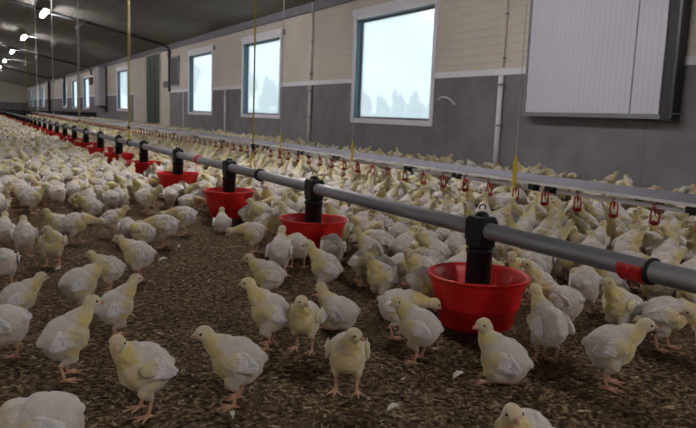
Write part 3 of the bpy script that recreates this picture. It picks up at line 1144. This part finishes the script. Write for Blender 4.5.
NEAR_CHICKS = [
    (0.324, 1.491, -167, 'lookL', 1.07, 'young white chick, yellow breast, head turned to camera, standing front left on bare litter'),
    (0.19, 1.776, 6, 'alert', 1.02, 'tall upright pale chick at front left, profile to the right, both feet planted'),
    (0.36, 2.046, 10, 'alert', 0.93, 'chick facing right, just behind the tall upright chick at front left'),
    (0.099, 1.279, 161, 'peck', 1.12, 'chick cropped by bottom left corner, only its broad white back showing'),
    (0.062, 1.962, 148, 'peckmid', 1.0, 'white chick cut by left photo edge, rump to camera, beside the tall upright chick'),
    (0.11, 2.262, 12, 'stand', 0.92, 'yellow breasted chick near left edge looking right, half hidden by the chicks before it'),
    (0.299, 2.351, 13, 'stand', 1.0, 'plump chick facing right, second row at left, head overlapping the one beyond'),
    (0.439, 2.606, 175, 'stand', 0.88, 'pale chick with small head facing left, over the back of the plump second row chick'),
    (0.578, 2.758, 166, 'stand', 1.02, 'round white chick facing left at the open patch of floor, left of small feather'),
    (0.291, 3.112, -103, 'lookR', 1.0, 'chick standing square to camera with head turned and bright white wing, left third'),
    (0.196, 3.342, 89, 'stand', 1.0, 'white chick seen from behind with head up, near left edge'),
    (0.09, 2.8, 90, 'peck', 1.0, 'rounded rump of a chick at left edge, behind the one cut by the edge'),
    (0.113, 3.489, 78, 'stand', 1.0, 'chick at left edge seen from behind, beside the one with its head up'),
    (0.448, 3.62, -17, 'peckmid', 1.02, 'chick with yellow flank pecking towards the right, left of centre row'),
    (0.407, 3.939, 169, 'sit', 1.0, 'white chick resting, behind the one with yellow flank'),
    (0.616, 4.24, 170, 'stand', 1.0, 'long bodied white chick facing left with stretched tail, left middle'),
    (0.644, 3.74, -5, 'stand', 0.95, 'chick with yellow head at right end, body pointing right, left middle'),
    (0.673, 3.466, 84, 'preen', 0.92, 'small round white chick without visible head, by the bare floor'),
    (0.71, 3.294, -172, 'preen', 0.95, 'fluffy chick preening on bare floor edge, thin legs visible'),
    (0.838, 3.385, 168, 'peckmid', 1.08, 'big white chick leaning left with two long legs showing on bare floor'),
    (1.025, 3.691, 166, 'peckmid', 1.05, 'white chick leaning left, just right of the big leaning one'),
    (1.25, 3.728, 73, 'sit', 1.0, 'chick seen from behind sitting right in front of the third red pan'),
    (1.524, 3.796, 156, 'stand', 1.0, 'chick facing left at right side of the third red pan'),
    (1.21, 4.291, -14, 'peckmid', 1.0, 'chick leaning right to peck beneath the third red pan'),
    (1.217, 4.774, 86, 'preen', 0.95, 'round white chick between fourth and third red pans on the open side'),
    (1.083, 4.858, 77, 'preen', 1.0, 'round backed chick with legs showing left of the fourth red pan'),
    (0.842, 4.66, 80, 'stand', 1.0, 'chick seen from behind on two legs, front of left flock'),
    (0.531, 1.459, 160, 'stand', 1.05, 'white chick in left profile standing alone on litter, bottom centre left'),
    (0.754, 1.795, 161, 'alert', 1.03, 'upright pale yellow chick in left profile, centre foreground, neck raised'),
    (0.835, 1.732, -136, 'lookL', 0.97, 'small chick facing camera right beside the upright pale yellow one'),
    (1.022, 1.871, 121, 'sit', 1.05, 'chick sitting with back to camera and yellow head, centre foreground'),
    (0.801, 1.412, -118, 'lookL', 1.0, 'chick standing square to camera looking right, legs apart, front centre'),
    (0.939, 2.265, 159, 'stand', 0.98, 'white chick facing left with yellow rear, behind the upright pale yellow one'),
    (1.182, 2.279, 153, 'alert', 1.02, 'chick in left profile with yellow throat, in front of second red pan'),
    (1.132, 2.615, 59, 'alert', 1.02, 'chick seen from behind with raised head left of the second red pan'),
    (1.392, 2.623, 62, 'preen', 1.05, 'round white chick, head hidden, directly in front of second red pan'),
    (1.273, 2.729, 75, 'preen', 1.0, 'white chick tucked between raised head and second red pan'),
    (1.207, 3.106, 161, 'peckmid', 1.0, 'yellowish chick facing left, left of second red pan'),
    (1.394, 2.352, -61, 'lookR', 0.97, 'chick resting with head to the right, right of the yellow throated one'),
    (1.679, 2.701, 150, 'peckmid', 1.05, 'long legged chick with tan neck stooping left to second red pan'),
    (1.886, 2.606, 144, 'alert', 1.05, 'white chick in left profile with neck raised, behind the nearest red pan'),
    (1.907, 2.876, 58, 'preen', 1.02, 'round white chick between second and nearest red pans'),
    (1.532, 2.284, -44, 'stand', 0.9, 'chick at left rim of the nearest red pan looking right'),
    (1.689, 2.299, 144, 'stand', 0.92, 'chick at left rim of the nearest red pan looking left'),
    (1.408, 2.21, 87, 'stand', 0.95, 'yellow necked chick left of the nearest pan among a knot of birds'),
    (1.096, 1.523, 129, 'lookL', 1.0, 'chick facing left with puffed pale wing and one long leg, left of nearest red pan'),
    (1.16, 1.738, -29, 'peckmid', 1.0, 'stooping chick with head under rim of the nearest red pan, left side'),
    (1.217, 1.302, 129, 'sitlook', 1.12, 'chick squatting in front of the nearest red pan with ruffled white wing'),
    (1.437, 1.37, 82, 'alert', 1.05, 'chick from behind on both legs, neck raised to right side of nearest pan'),
    (1.703, 1.56, 107, 'peckmid', 1.02, 'white chick partly hidden behind the one with raised neck at nearest pan'),
    (0.889, 0.879, -170, 'lookL', 1.0, 'chick cropped by bottom photo edge, only head and shoulders, looking down'),
    (1.459, 1.167, -43, 'stand', 1.08, 'grey shadowed chick in right profile on both feet, lower right'),
    (1.829, 1.442, -180, 'alert', 1.02, 'chick with raised head facing left, behind the grey shadowed one'),
    (1.955, 1.699, 43, 'preen', 1.1, 'tall legged chick from behind beneath the feed pipe, right'),
    (1.874, 1.308, -53, 'peckmid', 1.1, 'chick with yellow flank stooping to the right, lower right'),
    (2.229, 1.605, 124, 'preen', 1.0, 'chick with bright white wing under the red pipe sleeve'),
    (1.822, 1.103, 123, 'stand', 1.02, 'yellow chick cut by right photo edge, facing left'),
    (1.989, 2.009, 133, 'stand', 1.05, 'chick with yellow neck facing left over right rim of nearest red pan'),
    (2.24, 1.465, 133, 'stand', 1.0, 'chick at right edge below the feed pipe'),
    (1.972, 2.485, 62, 'stand', 1.0, 'chick with yellow head behind the nearest red pan, left of its black tube'),
]


for (x, y, hd_, ps, s, lab) in NEAR_CHICKS:
    add_chick(x, y, hd_, ps, s, lab)


def project(x, y, z):
    q = Vector((x, y, z - CAMH))
    d = q.dot(CF)
    if d < .05:
        return None
    return 348 + 679.494 * q.dot(CR) / d, 214 + 679.494 * q.dot(CD) / d, d


rng = random.Random(11)
cell = .16
grid = {}


def ok(x, y, dmin):
    i, j = int(x // cell), int(y // cell)
    for a in range(-2, 3):
        for b in range(-2, 3):
            for (u, v) in grid.get((i + a, j + b), ()):
                if (u - x) ** 2 + (v - y) ** 2 < dmin * dmin:
                    return False
    return True


def put(x, y):
    grid.setdefault((int(x // cell), int(y // cell)), []).append((x, y))


for c in NEAR_CHICKS:
    put(c[0], c[1])
    put(c[0] + .05 * math.cos(math.radians(c[2])), c[1] + .05 * math.sin(math.radians(c[2])))
cand = []


def density(x, y, px, py):
    if py > 322:
        return 0
    if x < FX - .12:
        if py > 214 - 8 * noise.noise(Vector((x * 3, y * 3, 0))):
            return 0
        if py > 200 and px > 150:
            return .25
        return 1.0
    if abs(x - FX) <= .12:
        return .6 if py < 330 else 0
    if x < DX + .25:
        n_ = noise.noise(Vector((x * 1.7, y * 1.7, 9)))
        return 1.0 if n_ > -.28 else .35
    if x < DX + 1.0:
        return .5
    if x > 5.45:
        return .2 if y < 12 else .5
    return .15 if y < 12 else .4


y = 0.55
tries = 0
for band in range(0, 200):
    ya_ = .55 + band * .2
    yb_ = ya_ + .2
    if yb_ > 39.9:
        break
    dm = .142 if ya_ < 4 else .150 if ya_ < 12 else .165
    for k in range(1900 if ya_ < 16 else 800):
        x = rng.uniform(-1.5, 6.08)
        yy = rng.uniform(ya_, yb_)
        pr = project(x, yy, 0)
        if pr is None:
            continue
        px, py, dep = pr
        if px < -220 or px > 800 or py > 452:
            continue
        # keep out of the pans
        fy = (yy - 1.678) / 1.2252
        near = 1.678 + 1.2252 * round(fy)
        if math.hypot(x - FX, yy - near) < .245:
            continue
        if rng.random() > density(x, yy, px, py) ** 2.5:
            continue
        if not ok(x, yy, dm * rng.uniform(.95, 1.12)):
            continue
        put(x, yy)
        cand.append((dep, x, yy, px, py))
cand.sort()
NIND = 300 - len(NEAR_CHICKS)


def choose(x, y):
    h = rng.uniform(0, 360)
    r = rng.random()
    if abs(x - DX) < .42 and abs(x - DX) > .05 and rng.random() < .9:
        h = (0 if x < DX else 180) + rng.uniform(-45, 45)
        return h, rng.choice(['drink', 'alert', 'drink', 'drink', 'alert', 'stand'])
    near = 1.678 + 1.2252 * round((y - 1.678) / 1.2252)
    dx, dy = FX - x, near - y
    if math.hypot(dx, dy) < .42 and rng.random() < .75:
        return math.degrees(math.atan2(dy, dx)) + rng.uniform(-20, 20), rng.choice(['alert', 'stand', 'peckmid'])
    if x < FX and y > 4:
        if rng.random() < .6:
            h = math.degrees(math.atan2(y, x)) + rng.choice((0, 0, 180)) + rng.uniform(-40, 40)
        return h, rng.choice(['preen', 'peckmid', 'preen', 'sit', 'stand', 'stand', 'sitlook', 'peck', 'lookR'])
    return h, rng.choice(['alert', 'alert', 'stand', 'stand', 'lookL', 'lookR', 'peckmid', 'sit', 'sitlook', 'walk', 'preen', 'alert', 'drink'])


PWORD = {'stand': 'standing', 'alert': 'standing tall', 'lookL': 'looking sideways', 'lookR': 'looking sideways', 'peck': 'pecking',
         'peckmid': 'stooping', 'sit': 'sitting', 'sitlook': 'sitting', 'drink': 'reaching up', 'walk': 'walking', 'preen': 'preening'}


def facing(h, x, y):
    v = math.degrees(math.atan2(y, x))
    d = (h - v + 180) % 360 - 180
    if abs(d) < 45:
        return 'from behind'
    if abs(d) > 135:
        return 'facing camera'
    return 'facing left' if d > 0 else 'facing right'


def where(x, y):
    if x < FX - .12:
        k = max(0, min(18, round((y - 1.678) / 1.2252)))
        return 'left of the %s red pan' % ORD[k]
    if x < FX + .45:
        k = round((y - 1.678) / 1.2252)
        return 'under feed tube before nearest pan' if k < 0 else 'just behind the %s red pan' % ORD[min(k, 18)]
    rows = ((DX - .75, 'near the feed tube'), (DX - .32, 'midway to drinker line'), (DX, 'under the drinker line'), (DX + .5, 'just past drinker line'),
            (5.4, 'between drinker and wall'), (9, 'along the grey wall'))
    w = next(t for lim, t in rows if x < lim)
    px = 348 + 679.494 * math.tan(math.atan2(x, y) - math.radians(29.135))
    c = next(t for lim, t in ((300, 'left of largest window'), (352, 'below largest window left'), (435, 'below the largest window'), (500, 'left of white pipe'),
                              (560, 'below hatch left end'), (610, 'below hatch middle'), (665, 'below hatch right end'), (2000, 'at right photo edge')) if px < lim)
    return w + ', ' + c


inframe = [c for c in cand if -12 < c[3] < 708]
indiv = inframe[:NIND]
seen = {}
for dep, x, y, px, py in indiv:
    h, p = choose(x, y)
    lab = 'chick %s %s %s' % (PWORD[p], facing(h, x, y), where(x, y))
    seen.setdefault(lab, []).append((x, y, h, p))
for lab, lst in seen.items():
    n_ = len(lst)
    for k, (x, y, h, p) in enumerate(lst):
        l2, g = lab, None
        if n_ == 2:
            l2 = ('nearer ' if k == 0 else 'farther ') + lab
        elif n_ > 2:
            l2 = ('nearest ' if k == 0 else ORD[k] + ' nearest ') + lab
        add_chick(x, y, h, p, rng.uniform(.96, 1.10), l2, 'chicks at the feed tube and drinker line')

# the rest of the flock: one crowd object
chosen = set(indiv)
rest = [c for c in cand if c not in chosen]
V, T, K = [], [], []
n0 = 0
nr = np.random.default_rng(5)
for dep, x, y, px, py in rest:
    h, p = choose(x, y)
    lev = 0 if dep < 6.0 else 1 if dep < 12 else 2
    v, t, c = LOD[p, lev]
    s = nr.uniform(.96, 1.10)
    a = math.radians(h)
    ca, sa = math.cos(a) * s, math.sin(a) * s
    vv_ = np.empty_like(v)
    vv_[:, 0] = v[:, 0] * ca - v[:, 1] * sa + x
    vv_[:, 1] = v[:, 0] * sa + v[:, 1] * ca + y
    vv_[:, 2] = v[:, 2] * s - .002
    c2 = c.copy()
    c2[:, :3] *= nr.uniform(.86, 1.08)
    c2[:, 2] *= nr.uniform(.86, 1.04)
    V.append(vv_); T.append(t + n0); K.append(c2)
    n0 += len(v)
me = mesh_from('flock', np.concatenate(V), np.concatenate(T), np.concatenate(K), M_chick)
o = bpy.data.objects.new('flock_of_chicks', me)
COL.objects.link(o)
tag(o, 'dense flock of white and yellow chicks covering the floor towards the far fence', 'chicks', None, 'stuff')
print('CHICKS', len(cand), len(rest), len(me.polygons))

# ---------------------------------------------------------------- litter flakes and feathers
nf = 32000
r_ = nr.random(nf) ** 1.5
ang = nr.uniform(-.15, 1.25, nf)
dist = .9 + 4.6 * r_
X = dist * np.sin(ang); Y = dist * np.cos(ang)
L_ = nr.uniform(.003, .0105, nf) * np.where(nr.random(nf) < .06, 1.7, 1)
W_ = L_ * nr.uniform(.2, .5, nf)
th = nr.uniform(0, 2 * np.pi, nf)
tilt = nr.normal(0, .35, nf)
tilt2 = nr.normal(0, .3, nf)
z0 = np.array([0.006 * noise.noise(Vector((x * 5, y * 5, 0))) + 0.004 * noise.noise(Vector((x * 14, y * 14, 3))) - 0.004 for x, y in zip(X.tolist(), Y.tolist())]) + .0022
corner = np.array([(-1, -1), (1, -.8), (.9, 1), (-1, .7)])
v = np.empty((nf, 4, 3), dtype=np.float32)
for k in range(4):
    lx = corner[k, 0] * L_; ly = corner[k, 1] * W_
    v[:, k, 0] = X + lx * np.cos(th) - ly * np.sin(th)
    v[:, k, 1] = Y + lx * np.sin(th) + ly * np.cos(th)
    v[:, k, 2] = z0 + np.abs(lx * np.sin(tilt) + ly * np.sin(tilt2)) * .9
idx = np.arange(nf)[:, None] * 4
t = np.concatenate([idx + np.array([[0, 1, 2]]), idx + np.array([[0, 2, 3]])])
pal = np.array([(.30, .20, .11), (.20, .13, .07), (.40, .30, .19), (.11, .07, .04), (.46, .38, .27), (.16, .10, .05)])
kk = nr.choice(6, nf, p=[.28, .26, .12, .18, .04, .12])
c = np.ones((nf, 4, 4), dtype=np.float32)
c[:, :, :3] = (pal[kk] * nr.uniform(.8, 1.15, (nf, 1)))[:, None, :]
M_flake = MAT('straw_flakes', attr='col', rough=.9, spec=.2, var=.05)
me = mesh_from('litter_flakes', v.reshape(-1, 3), t, c.reshape(-1, 4), M_flake)
me.polygons.foreach_set('use_smooth', [False] * len(me.polygons))
o = bpy.data.objects.new('litter_flakes', me); COL.objects.link(o)
tag(o, 'loose brown and straw coloured litter flakes on the barn floor', 'litter', None, 'stuff')


def feather(x, y, a, L, lab):
    bm = NB()
    n = 8
    rows = []
    for k in range(n + 1):
        u = k / n
        w = L * .24 * math.sin(math.pi * min(1, u * .92 + .06)) ** .7
        zz = .006 + L * .25 * math.sin(u * math.pi * .8)
        rows.append([bm.verts.new((u * L - L / 2, s * w * (1 + .15 * ((k * 7) % 3 - 1)), zz + .004 * abs(s))) for s in (-1, 0, 1)])
    for p, q in zip(rows, rows[1:]):
        for j in range(2):
            bm.faces.new((p[j], q[j], q[j + 1], p[j + 1]))
    tube(bm, [(-L * .62, 0, .004), (0, 0, .006 + L * .18), (L * .4, 0, .006 + L * .12)], .0007, 5)
    o = obj('feather', bm, M_feather, None, True, (x, y, 0))
    o.rotation_euler = (0, 0, a)
    md = o.modifiers.new('t', 'SOLIDIFY'); md.thickness = .0008
    tag(o, lab, 'feather')

feather(0.744, 3.043, 0.3, 0.045, 'largest curled white feather lying on bare floor in the left third')
feather(0.897, 3.339, 1.2, 0.025, 'small white feather behind the curled one on bare floor')
feather(0.3, 3.008, 0.5, 0.022, 'tiny white feather at feet of the chick standing square to camera at left')
feather(1.118, 1.367, 0.2, 0.04, 'pale flat feather on the litter below the nearest red pan')
feather(0.846, 1.264, 0.1, 0.035, 'pale feather on the litter near the bottom edge right of centre')
feather(0.494, 1.387, 1.4, 0.022, 'tiny upright white feather below the lone left facing chick')
feather(1.534, 2.774, 0.6, 0.03, 'white feather by the second red pan foot')
